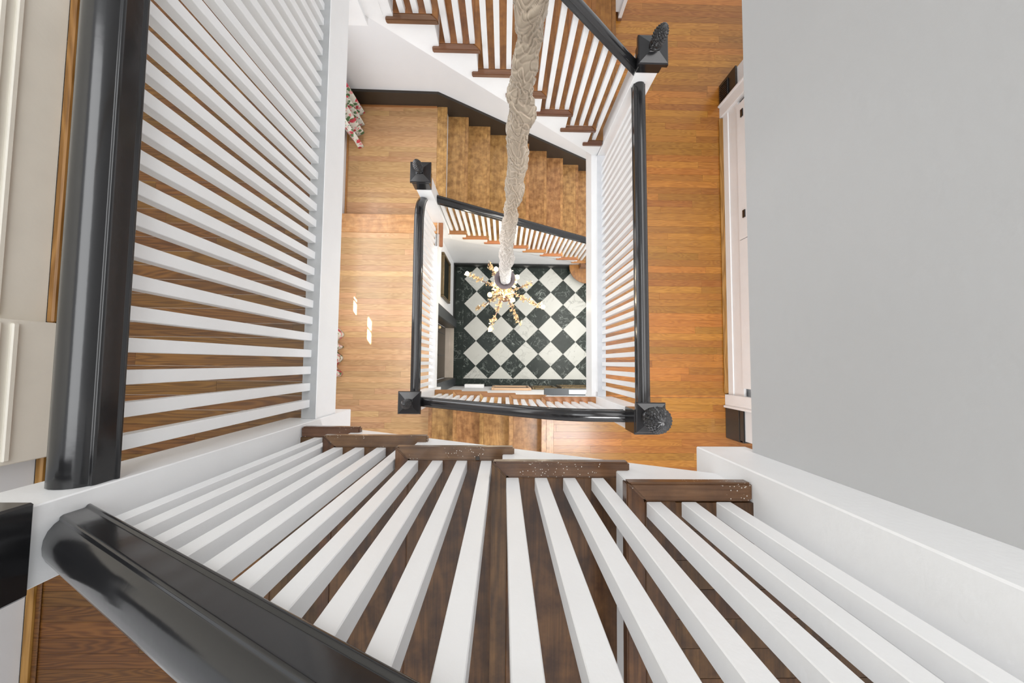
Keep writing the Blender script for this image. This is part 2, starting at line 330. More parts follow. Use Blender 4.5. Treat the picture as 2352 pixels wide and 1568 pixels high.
# ------------------------------------------------------------------ walls
wl = empty('wall_hall_left', -.9, .6, G, kind='structure')
def slab(name, x0, x1, y0, y1, d0, d1, m, parent, bev=0): return box(name, x0, x1, y0, y1, d0, d1, m, parent, bev)
slab('plaster', -1.10, -.84, .70, 1.66, 4.60, G, M_wall, wl)
slab('plaster', -1.10, -.84, -.46, -.33, 4.60, G, M_wall, wl)
slab('plaster', -1.10, -.84, -.33, .70, 4.60, 4.75, M_wall, wl)
wb = box('wall_hall_front', -1.1, 2.9, -.55, -.395, LL + .1, G, M_wall); tag(wb, kind='structure')
ws = prism('wall_under_stair', [(-1.1, LO + .2), (-.70, LO + .30), (1.30, 6.25), (2.0, 6.5), (2.0, G), (-1.1, G)], 'y', 1.641, 1.70, M_wall); tag(ws, kind='structure')
bs = box('baseboard_hall_back', -.84, 1.28, 1.612, 1.632, G - .18, G, M_hallbase, None, .004); tag(bs, kind='structure')
bs = box('baseboard_hall_left', -.84, -.822, .72, 1.61, G - .18, G, M_hallbase, None, .004); tag(bs, kind='structure')
bs = box('baseboard_hall_front', -.82, 2.0, -.395, -.378, G - .14, G, M_hallbase, None, .004); tag(bs, kind='structure')
wk = empty('wall_back', -.4, 3.3, L1, kind='structure')
slab('plaster', -2.1, -.66, 3.16, 3.45, -2.0, LO + .3, M_wall, wk)
slab('plaster', -.66, 1.045, 3.285, 3.45, -2.0, 3.44, M_wall, wk)
slab('plaster', -.66, .88, 3.16, 3.45, 3.44, LO + .3, M_wall, wk)
slab('casing', 1.045, 1.078, 3.255, 3.47, 1.05, L1 - .03, M_white, wk, .002)
slab('plaster', -1.0, 2.9, 3.16, 3.35, LO + .3, G, M_wall, wk)
slab('base_block', 1.045, 1.082, 3.25, 3.47, L1 - .03, L1, M_noseC, wk, .002)
skirt = prism('baseboard_back', [(-1.93, 4.395), (-.80, 4.415), (1.35, 5.92), (1.9, 6.30), (1.9, G), (1.35, G), (-.80, LO + .3), (-1.93, LO + .1)], 'y', 3.138, 3.16, M_dark); tag(skirt, kind='structure')
cap = prism('trim_1', [(-1.93, 4.385), (-.80, 4.403), (1.35, 5.905), (1.35, 5.925), (-.80, 4.423), (-1.93, 4.405)], 'y', 3.128, 3.16, M_dark, None); tag(cap, kind='structure')
shoe = box('trim_2', -1.93, -.85, 3.118, 3.138, LO - .012, LO, M_noseA); tag(shoe, kind='structure')
# left outer wall, with the lower-landing window high up behind the curtains
wo = empty('wall_left', -2.0, .5, LH, kind='structure')
slab('plaster', -2.2, -2.0, -1.7, .80, LH + .0, LO + .3, M_wall, wo)
slab('plaster', -2.2, -2.0, 1.40, 3.3, LH + .0, LO + .3, M_wall, wo)
slab('plaster', -2.2, -2.0, .80, 1.40, LH + .0, LL - 2.15, M_wall, wo)
slab('plaster', -2.2, -2.0, .80, 1.40, LL - .65, LO + .3, M_wall, wo)
wn = empty('window_1', -2.0, 1.1, LL - 1.1, kind='structure')
for y0_, y1_, d0_, d1_ in ((.80, 1.40, 2.15, 1.37), (.80, .907, 1.37, 1.24), (1.292, 1.40, 1.37, 1.24), (.80, 1.40, 1.24, .95), (.80, .974, .95, .82), (1.166, 1.40, .95, .82), (.80, 1.40, .82, .65)):
    slab('sun_mask', -2.012, -1.998, y0_, y1_, LL - d0_, LL - d1_, M_white, wn)  # unseen slotted board, added to shape the two sun patches
for y_ in (1.03, 1.17): slab('muntin', -2.012, -1.998, y_ - .004, y_ + .004, LL - 1.37, LL - 1.24, M_white, wn)
slab('muntin', -2.012, -1.998, 1.10, 1.108, LL - .95, LL - .82, M_white, wn)
slab('sill', -2.06, -1.97, .78, 1.42, LL - .65, LL - .62, M_white, wn, .004)
slab('plaster', -2.0, -1.935, 1.66, 3.16, LH + .17, LO, M_wall, wo)
slab('dado', -2.2, -1.995, .155, 3.2, -2.0, LH - .02, M_cream, wo)
slab('dado', -2.2, -1.995, -1.7, -.42, -2.0, LH - .02, M_wall, wo)
slab('pilaster', -2.2, -1.915, -.415, .15, -2.0, LH, M_cream, wo, .004)
for (a, b, xf) in ((.17, 3.2, -1.995), (-.40, .135, -1.915)):
    for dx, dd in ((0, 1.555), (0.0, 1.50)):
        slab('moulding', xf - .01, xf + .012, a, b, dd - .012, dd + .01, M_cream, wo, .004)
bl = box('baseboard_left', -1.995, -1.965, .155, 3.1, LH - .022, LH, M_oakT, None, .006); tag(bl, kind='structure')
bl = box('baseboard_left', -1.995, -1.965, -1.6, -.42, LH - .022, LH, M_oakT, None, .006); tag(bl, kind='structure')
bl = box('trim_3', -1.965, -1.945, -1.6, 3.1, LH - .008, LH, M_oakU, None, .003); tag(bl, kind='structure')
bl = box('trim_4', -1.935, -1.915, 1.70, 3.12, LO - .02, LO, M_noseA, None, .003); tag(bl, kind='structure')
# right stairwell wall and the corner post it ends in
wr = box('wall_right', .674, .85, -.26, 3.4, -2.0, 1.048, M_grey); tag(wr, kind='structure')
wf = box('wall_front', -2.2, 2.9, -1.75, -1.6, -2.0, G - 1.5, M_wall); tag(wf, kind='structure')
post = empty('newel_post', .63, -.33, A2, 'square white corner post at the wall end, top of the nearest flight', 'newel post')
box('post', .556, .70, -.235, -.43, -1.9, 1.12, M_white, post, .003)
# hallway wall with cupboard doors
XW = 2.03
wh = empty('wall_hallway', 2.1, 1.0, L1, kind='structure')
slab('plaster', XW, 2.2, -.64, -.385, 1.05, L1, M_wall, wh)
slab('plaster', XW, 2.2, 2.435, 2.62, 1.05, L1, M_wall, wh)
slab('plaster', XW + .06, 2.2, -.385, 2.435, 1.05, L1, M_wall, wh)
bb = box('baseboard_hallway', XW - .018, XW, -.655, -.385, L1 - .20, L1, M_dark, None, .003); tag(bb, kind='structure')
bb = box('baseboard_hallway', XW - .012, XW, -.655, -.385, L1 - .26, L1 - .20, M_black, None, .004); tag(bb, kind='structure')
bb = box('baseboard_hallway', XW - .012, 2.9, -.66, -.64, L1 - .24, L1, M_dark, None, .003); tag(bb, kind='structure')
bb = box('baseboard_hallway', XW - .018, XW, 2.435, 2.635, L1 - .26, L1, M_dark, None, .003); tag(bb, kind='structure')
bb = box('baseboard_hallway', XW, 2.9, 2.62, 2.64, L1 - .24, L1, M_dark, None, .003); tag(bb, kind='structure')
vent = empty('air_register', XW - .02, 2.53, L1 - .1, 'black iron air register let into the hallway baseboard', 'vent')
box('frame', XW - .03, XW - .018, 2.445, 2.60, L1 - .16, L1 - .03, M_black, vent, .003)
for k in range(7): box('slat', XW - .036, XW - .03, 2.46 + k * .02, 2.468 + k * .02, L1 - .15, L1 - .04, M_black, vent)
cup = empty('door_1', XW, 1.0, L1, kind='structure')
for a, b in ((2.315, 2.435), (-.385, -.267)):
    box('casing', XW - .02, XW + .03, a, b, 1.1, L1, M_white, cup, .003)
    box('backband', XW - .035, XW - .0, (b - .02) if a > 0 else a, b if a > 0 else a + .02, 1.1, L1, M_white, cup, .004)
box('base_rail', XW + .0, XW + .03, -.267, 2.315, L1 - .10, L1 - .022, M_white, cup, .003)
box('threshold', XW - .03, XW + .03, -.26, 2.31, L1 - .022, L1, M_oakT, cup, .008)
for a, b, hs in ((1.072, 2.27, (2.16, 1.278)), (-.20, 1.066, ())):
    dr = box('door_leaf', XW - .006, XW + .035, a, b, 1.5, 3.26, M_white, cup, .002)
    pn = box('panel', XW - .012, XW - .006, a + .10, b - .10, 1.7, 3.12, M_white, dr, .003)
    for y in hs: box('hinge', XW - .014, XW - .004, y - .032, y + .032, 3.165, 3.195, M_black, dr)
box('base_panel', XW + .008, XW + .03, -.267, 2.315, 3.262, L1 - .10, M_white, cup, .002)
# ------------------------------------------------------------------ stairs
def flight(name, loc, label, x0, g, n, d_of, yo, inner, s, ts, L, mt, mn, xclip, low, th=.032, floor_first=False):
    """steps i: front edge x0 + i*g*s, top depth d_of(i); s=+1 climbs to +x, -1 climbs to -x.
    yo: outer return plane, inner: y of the wall side; xclip(i) -> start x of the return nosing and board near a newel"""
    root = empty(name, *loc, label, 'staircase')
    t = 1 if inner > yo else -1
    w = .041
    for i in ts:
        f = x0 + i * g * s; d = d_of(i); e = f + s * (g + .03)
        fx, lx = xclip(i, f)          # visible start / end of the return
        cut = s * (fx - f) > .002
        end = f + s * L if lx is None else lx
        # tread board behind the return nosing
        tb = box('tread', f + s * w, e if not (floor_first and i == n) else f + s * .11, yo + t * w, inner, d, d + th, mt, root, .002)
        if cut: prism('return_nosing', [(fx, yo), (end, yo), (end, yo + t * w), (fx, yo + t * w)], 'z', d, d + th, mn, tb, .005)
        else: prism('return_nosing', [(f, yo), (end, yo), (end, yo + t * w), (f + s * w, yo + t * w)], 'z', d, d + th, mn, tb, .005)
        y1_ = yo if not cut else yo + t * .15
        x1_ = f + s * w
        prism('front_nosing', [(f, y1_), (x1_, yo + t * w if not cut else y1_), (x1_, inner), (f, inner)], 'z', d, d + th, mt, tb, .0028)
        r = box('riser', f + s * .028, f + s * .046, yo + t * .024, inner, d + th, d_of(i - 1) if i > ts[0] else d + .19, M_white, root)
    return root
def stringer(root, pts, y0, y1, m=None): return prism('stringer', pts, 'y', y0, y1, m or M_white, root, 0)
def saw(x0, g, s, ts, d_of, th=.032):
    """top sawtooth from the lowest step up"""
    P = []
    for i in ts:
        f = x0 + i * g * s + s * .03
        P.append((f, d_of(i - 1) + th)); P.append((f, d_of(i) + th))
    return P

# D : nearest flight, landing -> top storey, climbs to +x
xD, gD, yD = .2741 - 4 * .3023, .3023, -.2617
dD = lambda i: A2 + (4 - i) * RD
def clD(i, f): return (max(f, -.797), .556 if i == 4 else None)
D = flight('staircase', (-.3, -.9, LH), 'nearest flight of dark treads rising to the corner post', xD, gD, 4, dD, yD, -1.58, 1, range(0, 5), .3668, M_birchD, M_noseD, clD, 0, floor_first=True)
P = saw(xD, gD, 1, range(1, 5), dD)
P = [(-.80, dD(0) + .032)] + P[0:] + [(.556, A2 + .032), (.556, 1.02), (-.80, 1.755)]
stringer(D, P, yD - .022, yD - .050)
box('nail_head', -.083, -.071, -.302, -.290, dD(2) - .002, dD(2) + .004, M_dark, D, .001)
# B : lower short flight, landing -> middle storey
xB, gB, yB = .3457 - 4 * .2888, .2888, -.3021
dB = lambda i: L1 + (4 - i) * RB
def clB(i, f): return (max(f, -.745), .835 if i == 4 else None)
B = flight('staircase', (-.3, -.9, LL), 'short brown flight below, between the two lower landings', xB, gB, 4, dB, yB, -1.58, 1, range(0, 5), .3566, M_birchA, M_noseA, clB, 0, floor_first=True)
P = saw(xB, gB, 1, range(1, 5), dB)
P = [(-.74, dB(0) + .032)] + P + [(.84, L1 + .032), (.84, L1 + .2), (-.74, LL + .15)]
stringer(B, P, yB - .022, yB - .050)
# C : long flight, middle storey -> upper half landing, climbs to -x
xC, gC, yC = 1.2022, .2276, 1.9224
dC = lambda i: L1 - i * RC
def clC(i, f): return (min(f, .848), None)
Cc = flight('staircase', (.2, 2.5, L1), 'long brown flight rising left from the hallway newel', xC, gC, 8, dC, yC, 3.283, -1, range(1, 8), .2974, M_birchC, M_noseC, clC, 0)
P = saw(xC, gC, -1, range(2, 8), dC)
P = [(.85, dC(1) + .032)] + P + [(-.645, dC(7) + .032), (-.645, LHL + .0), (-.80, LHL + .0), (-.80, 2.10), (.85, 3.55)]
stringer(Cc, P, yC + .020, yC + .048)
box('riser', -.649, -.664, yC + .03, 3.155, LHL + .02, dC(7), M_white, Cc)
box('landing_nosing', -.62, -.73, yC + .0, 3.155, LHL, LHL + .03, M_birchC, Cc, .004)
# A : lowest flight, hall -> lower half landing, climbs to -x
xA, gA, yA = -.4819 + 7 * .272, .272, 1.6143      # i = 0 is the step above the curved one
dA = lambda i: L1 + (14 - i) * RB
def clA(i, f): return (f if i else 1.34, -.722 if i == 7 else None)
Aa = flight('staircase', (.3, 2.4, G), 'lowest flight of birch treads climbing from the marble hall', xA, gA, 8, dA, yA, 3.14, -1, range(0, 8), .3467, M_birchA, M_noseA, clA, 0)
P = saw(xA, gA, -1, range(1, 8), dA)
P = [(1.40, dA(0) + .032)] + P + [(-.735, dA(7) + .032), (-.735, LO + .45), (1.40, 6.35)]
stringer(Aa, P, yA + .018, yA + .046)
box('riser', -.742, -.76, yA + .02, 3.14, LO + .03, dA(7), M_white, Aa)
# curved starting step
pts = [(1.365 + .29 * math.cos(a), 1.615 + .29 * math.sin(a)) for a in [math.pi / 2 * 1.98 + math.pi * k / 28 for k in range(1, 14)]]
pts = [(1.075, 1.63)] + pts + [(1.95, 1.325), (1.95, 3.1), (1.40, 3.1), (1.40, 1.66)]
st = prism('starting_step', pts, 'z', G - .19, G - .155, M_birchC, Aa, .004)
box('kick_board', 1.27, 1.95, 1.45, 1.66, G - .155, G - .001, M_dark, Aa)

# ------------------------------------------------------------------ balustrades
_half = [(.040, 0), (.050, .004), (.050, .010), (.0455, .0135), (.0465, .051), (.044, .057), (.0385, .057), (.035, .065), (.026, .0745), (.013, .0805), (0, .082)]
PROF = [(-_half[0][0], 0)] + _half[:] + [(-a, b) for a, b in reversed(_half[1:-1])]
def rail(root, path, lat, k=.87):
    """path: (x, y, depth of underside); lat: lateral unit axis 'x' or 'y'"""
    V = []; F = []; n = len(PROF)
    for p in path:
        for l, h in [(a * k, b * k) for a, b in PROF]:
            V.append((p[0] + (l if lat == 'x' else 0), p[1] + (l if lat == 'y' else 0), Z(p[2]) + h))
    for j in range(len(path) - 1):
        for i in range(n):
            k = (i + 1) % n; F.append((j * n + i, j * n + k, (j + 1) * n + k, (j + 1) * n + i))
    F.append(tuple(range(n))); F.append(tuple(reversed(range((len(path) - 1) * n, len(path) * n))))
    o = pymesh('handrail', V, F, M_black, root, True)
    bm = bmesh.new(); bm.from_mesh(o.data); bmesh.ops.recalc_face_normals(bm, faces=bm.faces)
    bmesh.ops.bevel(bm, geom=[e for e in bm.edges if len(e.link_faces) == 2 and e.calc_face_angle(0) > .6], offset=.0012, segments=1, affect='EDGES')
    for f in bm.faces: f.smooth = True
    bm.to_mesh(o.data); bm.free()
    m = o.modifiers.new('n', 'WEIGHTED_NORMAL'); m.keep_sharp = False
    return o
def interp(tab, x):
    for (a, da), (b, db) in zip(tab, tab[1:]):
        if a <= x <= b: return da + (db - da) * (x - a) / (b - a)
    return tab[0][1] if x < tab[0][0] else tab[-1][1]
BW = .0165
def baluster(root, x, y, dtop_a, dtop_b, dbot, ax='x'):
    """square baluster; its top is cut to the slope of the rail (dtop_a at the low coordinate side)"""
    bm = bmesh.new()
    ta, tb = (dtop_a, dtop_b)
    vs = []
    for dx in (-BW, BW):
        for dy in (-BW, BW):
            k = dx if ax == 'x' else dy
            t = ta if k < 0 else tb
            vs.append((bm.verts.new((x + dx, y + dy, Z(dbot))), bm.verts.new((x + dx, y + dy, Z(t) + .001))))
    (a0, a1), (b0, b1), (c0, c1), (e0, e1) = vs
    for q in ((a0, b0, b1, a1), (b0, e0, e1, b1), (e0, c0, c1, e1), (c0, a0, a1, c1), (a1, b1, e1, c1), (a0, c0, e0, b0)): bm.faces.new(q)
    bmesh.ops.bevel(bm, geom=[e for e in bm.edges if abs(e.verts[0].co.z - e.verts[1].co.z) > .2], offset=.0015, segments=1, affect='EDGES')
    return bmobj('baluster', bm, M_white, root)
def stair_balusters(root, tab, y, fronts, s):
    for f, d, offs in fronts:
        for o_ in offs:
            x = f + s * o_
            baluster(root, x, y, interp(tab, x - BW), interp(tab, x + BW), d)
def curve(tab, n=6):
    """smooth a polyline of (x, d) a little for the rail"""
    out = []
    for i in range(len(tab) - 1):
        p0 = tab[max(i - 1, 0)]; p1 = tab[i]; p2 = tab[i + 1]; p3 = tab[min(i + 2, len(tab) - 1)]
        for k in range(n):
            t = k / n; t2 = t * t; t3 = t2 * t
            out.append(tuple(.5 * (2 * p1[c] + (p2[c] - p0[c]) * t + (2 * p0[c] - 5 * p1[c] + 4 * p2[c] - p3[c]) * t2 + (3 * p1[c] - p0[c] - 3 * p2[c] + p3[c]) * t3) for c in (0, 1)))
    out.append(tab[-1]); return out

# D rail
yb = -.3195
rd = empty('stair_railing', -.2, yb, LH, 'nearest black handrail with white balusters sloping off the lower edge', 'railing')
tD = [(-.80, .793), (-.38, .545), (.0, .321), (.556, -.007)]
rail(rd, [(x, yb - .011, d) for x, d in tD], 'y', 1.0)
fr = []
for i in range(0, 5):
    offs = [.055 + .0752 * j for j in range(4)] if i < 4 else [.0605 + .0775 * j for j in range(3)]
    fr.append((xD + i * gD, dD(i), [o_ for o_ in offs if xD + i * gD + o_ > -.78]))
stair_balusters(rd, tD, yb, fr, 1)
# upper landing rail (left)
xl = -.857
ru = empty('landing_railing', xl, .8, LH, 'broad black handrail and white balusters along the left edge of the picture', 'railing')
rail(ru, [(xl, -.252, .857), (xl, 1.93, .857)], 'x', 1.0)
for i in range(29): y = -.186 + .0724 * i; baluster(ru, xl, y, .857, .857, LH - .03, 'y')
box('base_rail', -.876, -.8145, -.252, 1.93, LH - .03, LH, M_midgrey, ru, .002)
box('fascia', -.8145, -.812, -.252, 1.93, LH - .029, 1.915, M_white, ru, .001)
# B rail
yb = -.360
rb = empty('stair_railing', 0, yb, LL, 'short curved black handrail below the nearest flight, between plain and pineapple newels', 'railing')
tB = curve([(-.746, 3.575), (-.19, 3.16), (.20, 2.885), (.42, 2.765), (.60, 2.725), (.86, 2.712)])
rail(rb, [(x, yb, d) for x, d in tB], 'y')
fr = []
for i in range(0, 5):
    offs = [.055 + .0722 * j for j in range(4)] if i < 4 else [.059 + .0745 * j for j in range(6)]
    fr.append((xB + i * gB, dB(i), [o_ for o_ in offs if xB + i * gB + o_ > -.725]))
stair_balusters(rb, tB, yb, fr, 1)
# middle storey hallway rail
xr = .9025
rh = empty('landing_railing', xr, .8, L1, 'straight level black handrail with white balusters beside the oak hallway', 'railing')
rail(rh, [(xr, -.295, 2.53), (xr + .012, 1.925, 2.60)], 'x')
for i in range(30): baluster(rh, xr, -.217 + .0706 * i, 2.535 + .0022 * i, 2.537 + .0022 * i, L1 - .02, 'y')
box('base_rail', .846, .921, -.295, 1.923, L1 - .02, L1, M_lightgrey, rh, .002)
box('fascia', .843, .846, -.255, 1.923, L1 - .02, 3.775, M_white, rh, .001)
# C rail
yb = 1.980
rc = empty('stair_railing', .2, yb, L1, 'black handrail with white balusters climbing to the top of the picture', 'railing')
tC = [(-.80, 1.0), (-.68, 1.105), (.292, 1.98), (.859, 2.507)]
rail(rc, [(x, yb, d) for x, d in tC], 'y')
fr = [(xC - i * gC, dC(i), [.051 + .0755 * j for j in range(3) if xC - i * gC - .051 - .0755 * j < .82]) for i in range(1, 8)]
stair_balusters(rc, tC, yb, fr, -1)
# A rail
yb = 1.672
ra = empty('stair_railing', .3, yb, G, 'black handrail with white balusters of the lowest flight', 'railing')
tA = [(-.71, 3.955), (1.17, 5.252), (1.45, 5.44)]
rail(ra, [(x, yb, d) for x, d in tA], 'y')
fr = [(xA - i * gA, dA(i), [.051 + .0695 * j for j in range(4) if -.70 < xA - i * gA - .051 - .0695 * j < 1.29]) for i in range(0, 8)]
stair_balusters(ra, tA, yb, fr, -1)
# lower landing rail (left, inner)
xq = -.8175
rl = empty('landing_railing', xq, .6, LL, 'black handrail dipping at its far newel, over the lower half landing', 'railing')
tL = curve([(-.295, 3.665), (.4, 3.66), (1.25, 3.655), (1.42, 3.675), (1.53, 3.73), (1.62, 3.83)])
rail(rl, [(xq, y, d) for y, d in tL], 'x')
for i in range(25):
    y = -.235 + .0735 * i
    if y < 1.58: baluster(rl, xq, y, interp(tL, y - BW), interp(tL, y + BW), LL - (.03 if y < 1.30 else 0), 'y')
box('base_rail', -.846, -.778, -.295, 1.33, LL - .03, LL, M_white, rl, .002)
box('fascia', -.778, -.775, -.295, 1.63, LL - .03, LL + .11, M_white, rl, .001)
prism('return_nosing', [(1.70, -.722), (1.335, -.722), (1.335, -.763), (1.66, -.763)][::-1] and [(-.722, 1.70), (-.722, 1.335), (-.763, 1.335), (-.763, 1.66)], 'z', LL - .001, LL + .031, M_noseA, fll, .005)
box('nosing_board', -2.0, -.763, 1.488, 1.706, LL - .0005, LL + .03, M_board, fll, .004)
box('riser', -2.0, -.745, 1.66, 1.68, LL + .03, LO, M_white, fll)

# ------------------------------------------------------------------ newels and finials
def pine(root, cx, cy, d0, rad, h, stem=.03, turns=7):
    """pineapple finial standing on depth d0"""
    f = lathe('finial', [(.0001, 0), (rad * .62, 0), (rad * .78, .006), (rad * .62, .014), (rad * .45, .022), (rad * .55, stem * .8), (rad * .78, stem), (rad * .4, stem + .012), (.0001, stem + .014)], cx, cy, d0, M_black, root, 28)
    V = []; F = []; nu, nv = 84, 60
    for j in range(nv + 1):
        t = j / nv; prof = math.sin(math.pi * min(1, (t * .9 + .1))) ** .5 * (1 - .22 * t)
        for i in range(nu):
            a = 2 * math.pi * i / nu
            u = (a / (2 * math.pi)) * 12; v = t * turns
            p = (u + v) % 1; q = (u - v) % 1
            b = min(min(p, 1 - p), min(q, 1 - q)) * 2
            b = max(0, b) ** .8
            r = rad * (prof * (.88 + .18 * b))
            if j == 0 or j == nv: r = .0003
            V.append((cx + r * math.cos(a), cy + r * math.sin(a), Z(d0) + stem + h * t))
    for j in range(nv):
        for i in range(nu):
            k = (i + 1) % nu; F.append((j * nu + i, j * nu + k, (j + 1) * nu + k, (j + 1) * nu + i))
    pymesh('pineapple', V, F, M_black, f, False)
def newel(x0, x1, y0, y1, dbot, dcap, label, rad=.043, h=.15, cc=None, cs=.0975, blk=.12, fin=True):
    cx, cy = (x0 + x1) / 2, (y0 + y1) / 2
    r = empty('newel_post', cx, cy, dbot, label, 'newel post')
    box('post', x0, x1, y0, y1, dcap + .05 + blk * .5, dbot, M_white, r, .0025)
    c = box('cap', cx - .078, cx + .078, cy - .078, cy + .078, dcap + .026, dcap + .026 + blk, M_black, r, .004)
    ex, ey = cc or (cx, cy)
    bm = bmesh.new(); s = cs
    rings = [(s, dcap + .03), (s, dcap + .008), (s - .006, dcap), (s - .012, dcap - .002), (.034, dcap - .018), (.030, dcap - .022)]
    R_ = []
    for q, d in rings: R_.append([bm.verts.new((ex + a * q, ey + b * q, Z(d))) for a, b in ((-1, -1), (1, -1), (1, 1), (-1, 1))])
    for a, b in zip(R_, R_[1:]):
        for k in range(4): bm.faces.new((a[k], a[(k + 1) % 4], b[(k + 1) % 4], b[k]))
    bm.faces.new(R_[0][::-1]); bm.faces.new(R_[-1])
    bmobj('cap_plate', bm, M_black, r)
    if fin: pine(r, ex, ey, dcap - .020, rad, h)
    return r
newel(.855, .998, 1.923, 2.065, 3.965, 2.34, 'hallway newel at the foot of the long flight, with slim pineapple finial', .051, .135, (.930, 1.995), .0965, .08)
newel(.835, .978, -.440, -.295, 3.95, 2.43, 'hallway newel with the large round pineapple finial', .088, .14, (.927, -.336), .094, .19)
newel(-.890, -.746, -.440, -.297, 4.69, 3.42, 'newel seen nearly end on, small finial, beside the lower landing', .047, .13, (-.818, -.357), .0985, .10)
newel(-.838, -.700, 1.615, 1.755, 5.02, 3.42, 'newel with small pineapple finial where the landing step drops', .045, .15, (-.766, 1.705), .094, .13)
newel(-.942, -.799, -.392, -.252, 2.075, .566, 'nearest newel, white post with black block in the lower left corner', .045, .15, (-.870, -.322), .0965, .10)
newel(-.942, -.800, 1.923, 2.065, 2.15, .75, 'upper newel at the head of the long flight, beyond the picture top', .045, .15, None, .0965, .12)
nb = empty('newel_post', 1.37, 1.70, G - .19, 'dark newel standing on the curved starting step', 'newel post')
box('plinth', 1.235, 1.44, 1.565, 1.75, 6.20, G - .19, M_noseC, nb, .004)
box('post', 1.31, 1.42, 1.60, 1.72, 5.40, 6.20, M_slate, nb, .004)

# ------------------------------------------------------------------ chandelier sleeve
rows = [(.095, .99, -1.9, .046), (.084, .99, .5, .047)] + [(0.073, 0.99, 1.008, 0.048), (0.069, 0.99, 1.048, 0.0446), (0.065, 0.99, 1.091, 0.0416), (0.072, 0.99, 1.128, 0.0379), (0.065, 0.99, 1.184, 0.0392), (0.059, 0.99, 1.237, 0.043), (0.057, 0.99, 1.278, 0.0423), (0.061, 0.99, 1.321, 0.0444), (0.05, 0.99, 1.393, 0.0508), (0.067, 0.99, 1.473, 0.0479), (0.059, 0.99, 1.56, 0.0481), (0.048, 0.99, 1.66, 0.0437), (0.056, 0.99, 1.788, 0.0491), (0.055, 0.99, 2.027, 0.042), (0.06, 0.99, 2.162, 0.0521), (0.037, 0.99, 2.403, 0.0418), (0.037, 0.99, 2.736, 0.0491), (0.018, 0.99, 3.05, 0.0598), (0.011, 0.99, 3.616, 0.0649), (0.007, 0.99, 4.576, 0.059)] + [(.008, .99, 4.75, .055)]
def rowat(d):
    for a, b in zip(rows, rows[1:]):
        if a[2] <= d <= b[2]:
            t = (d - a[2]) / (b[2] - a[2]); return [a[k] + (b[k] - a[k]) * t for k in (0, 1, 3)]
    return [rows[-1][0], rows[-1][1], rows[-1][3]]
def fabric_sleeve():
    V = []; F = []; nu = 132; nv = 1600; d0, d1 = -1.0, 4.72
    vor = noise.voronoi
    for j in range(nv + 1):
        d = d0 + (d1 - d0) * j / nv; cx, cy, r = rowat(d)
        k = 17.5 * max(d, 1.15) ** -.8
        if j == 0: q = 0
        else: q += (d1 - d0) / nv * k
        wob = noise.noise(Vector((0, 3, q * .5))) * .014; wob2 = noise.noise(Vector((8, 3, q * .5))) * .014
        for i in range(nu):
            a = 2 * math.pi * i / nu; ca, sa = math.cos(a), math.sin(a)
            w = noise.noise(Vector((ca * .7, sa * .7, q * .45)))
            wx = noise.noise(Vector((ca * .8 + 7, sa * .8, q * .5))) * .8
            ph = q + 1.5 * noise.noise(Vector((ca * .9, sa * .9 + 3, q * .3))) + .30 * math.cos(a + q * .4) + .7 * noise.noise(Vector((ca * 1.5, sa * 1.5 + 8, q * .7)))
            t = 1 - ph % 1.0
            saw = t ** .55 * (1 - math.exp(-(1 - t) / .22)) * 1.15
            ph2 = q * 1.7 + 1.6 * noise.noise(Vector((ca * 1.2 + 3, sa * 1.2, q * .7))) - .5 * math.cos(a + 1 + q * .3); t2 = ph2 % 1.0
            saw2 = t2 ** .6 * (1 - math.exp(-(1 - t2) / .18)) * 1.1
            n2 = noise.noise(Vector((ca * 1.1 + 5, sa * 1.1 + wx, q * .9 + wx)))
            r1 = math.exp(-(n2 / .035) ** 2)
            s = .77 + .22 * saw + .10 * saw2 + .055 * r1 + .26 * w + .10 * n2
            rr = r * 1.06 * s
            V.append((cx + wob + rr * ca, cy + wob2 + rr * sa, Z(d)))
    for j in range(nv):
        for i in range(nu):
            k2 = (i + 1) % nu; F.append((j * nu + i, j * nu + k2, (j + 1) * nu + k2, (j + 1) * nu + i))
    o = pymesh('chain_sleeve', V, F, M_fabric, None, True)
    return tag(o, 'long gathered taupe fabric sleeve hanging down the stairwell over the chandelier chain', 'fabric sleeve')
fabric_sleeve()

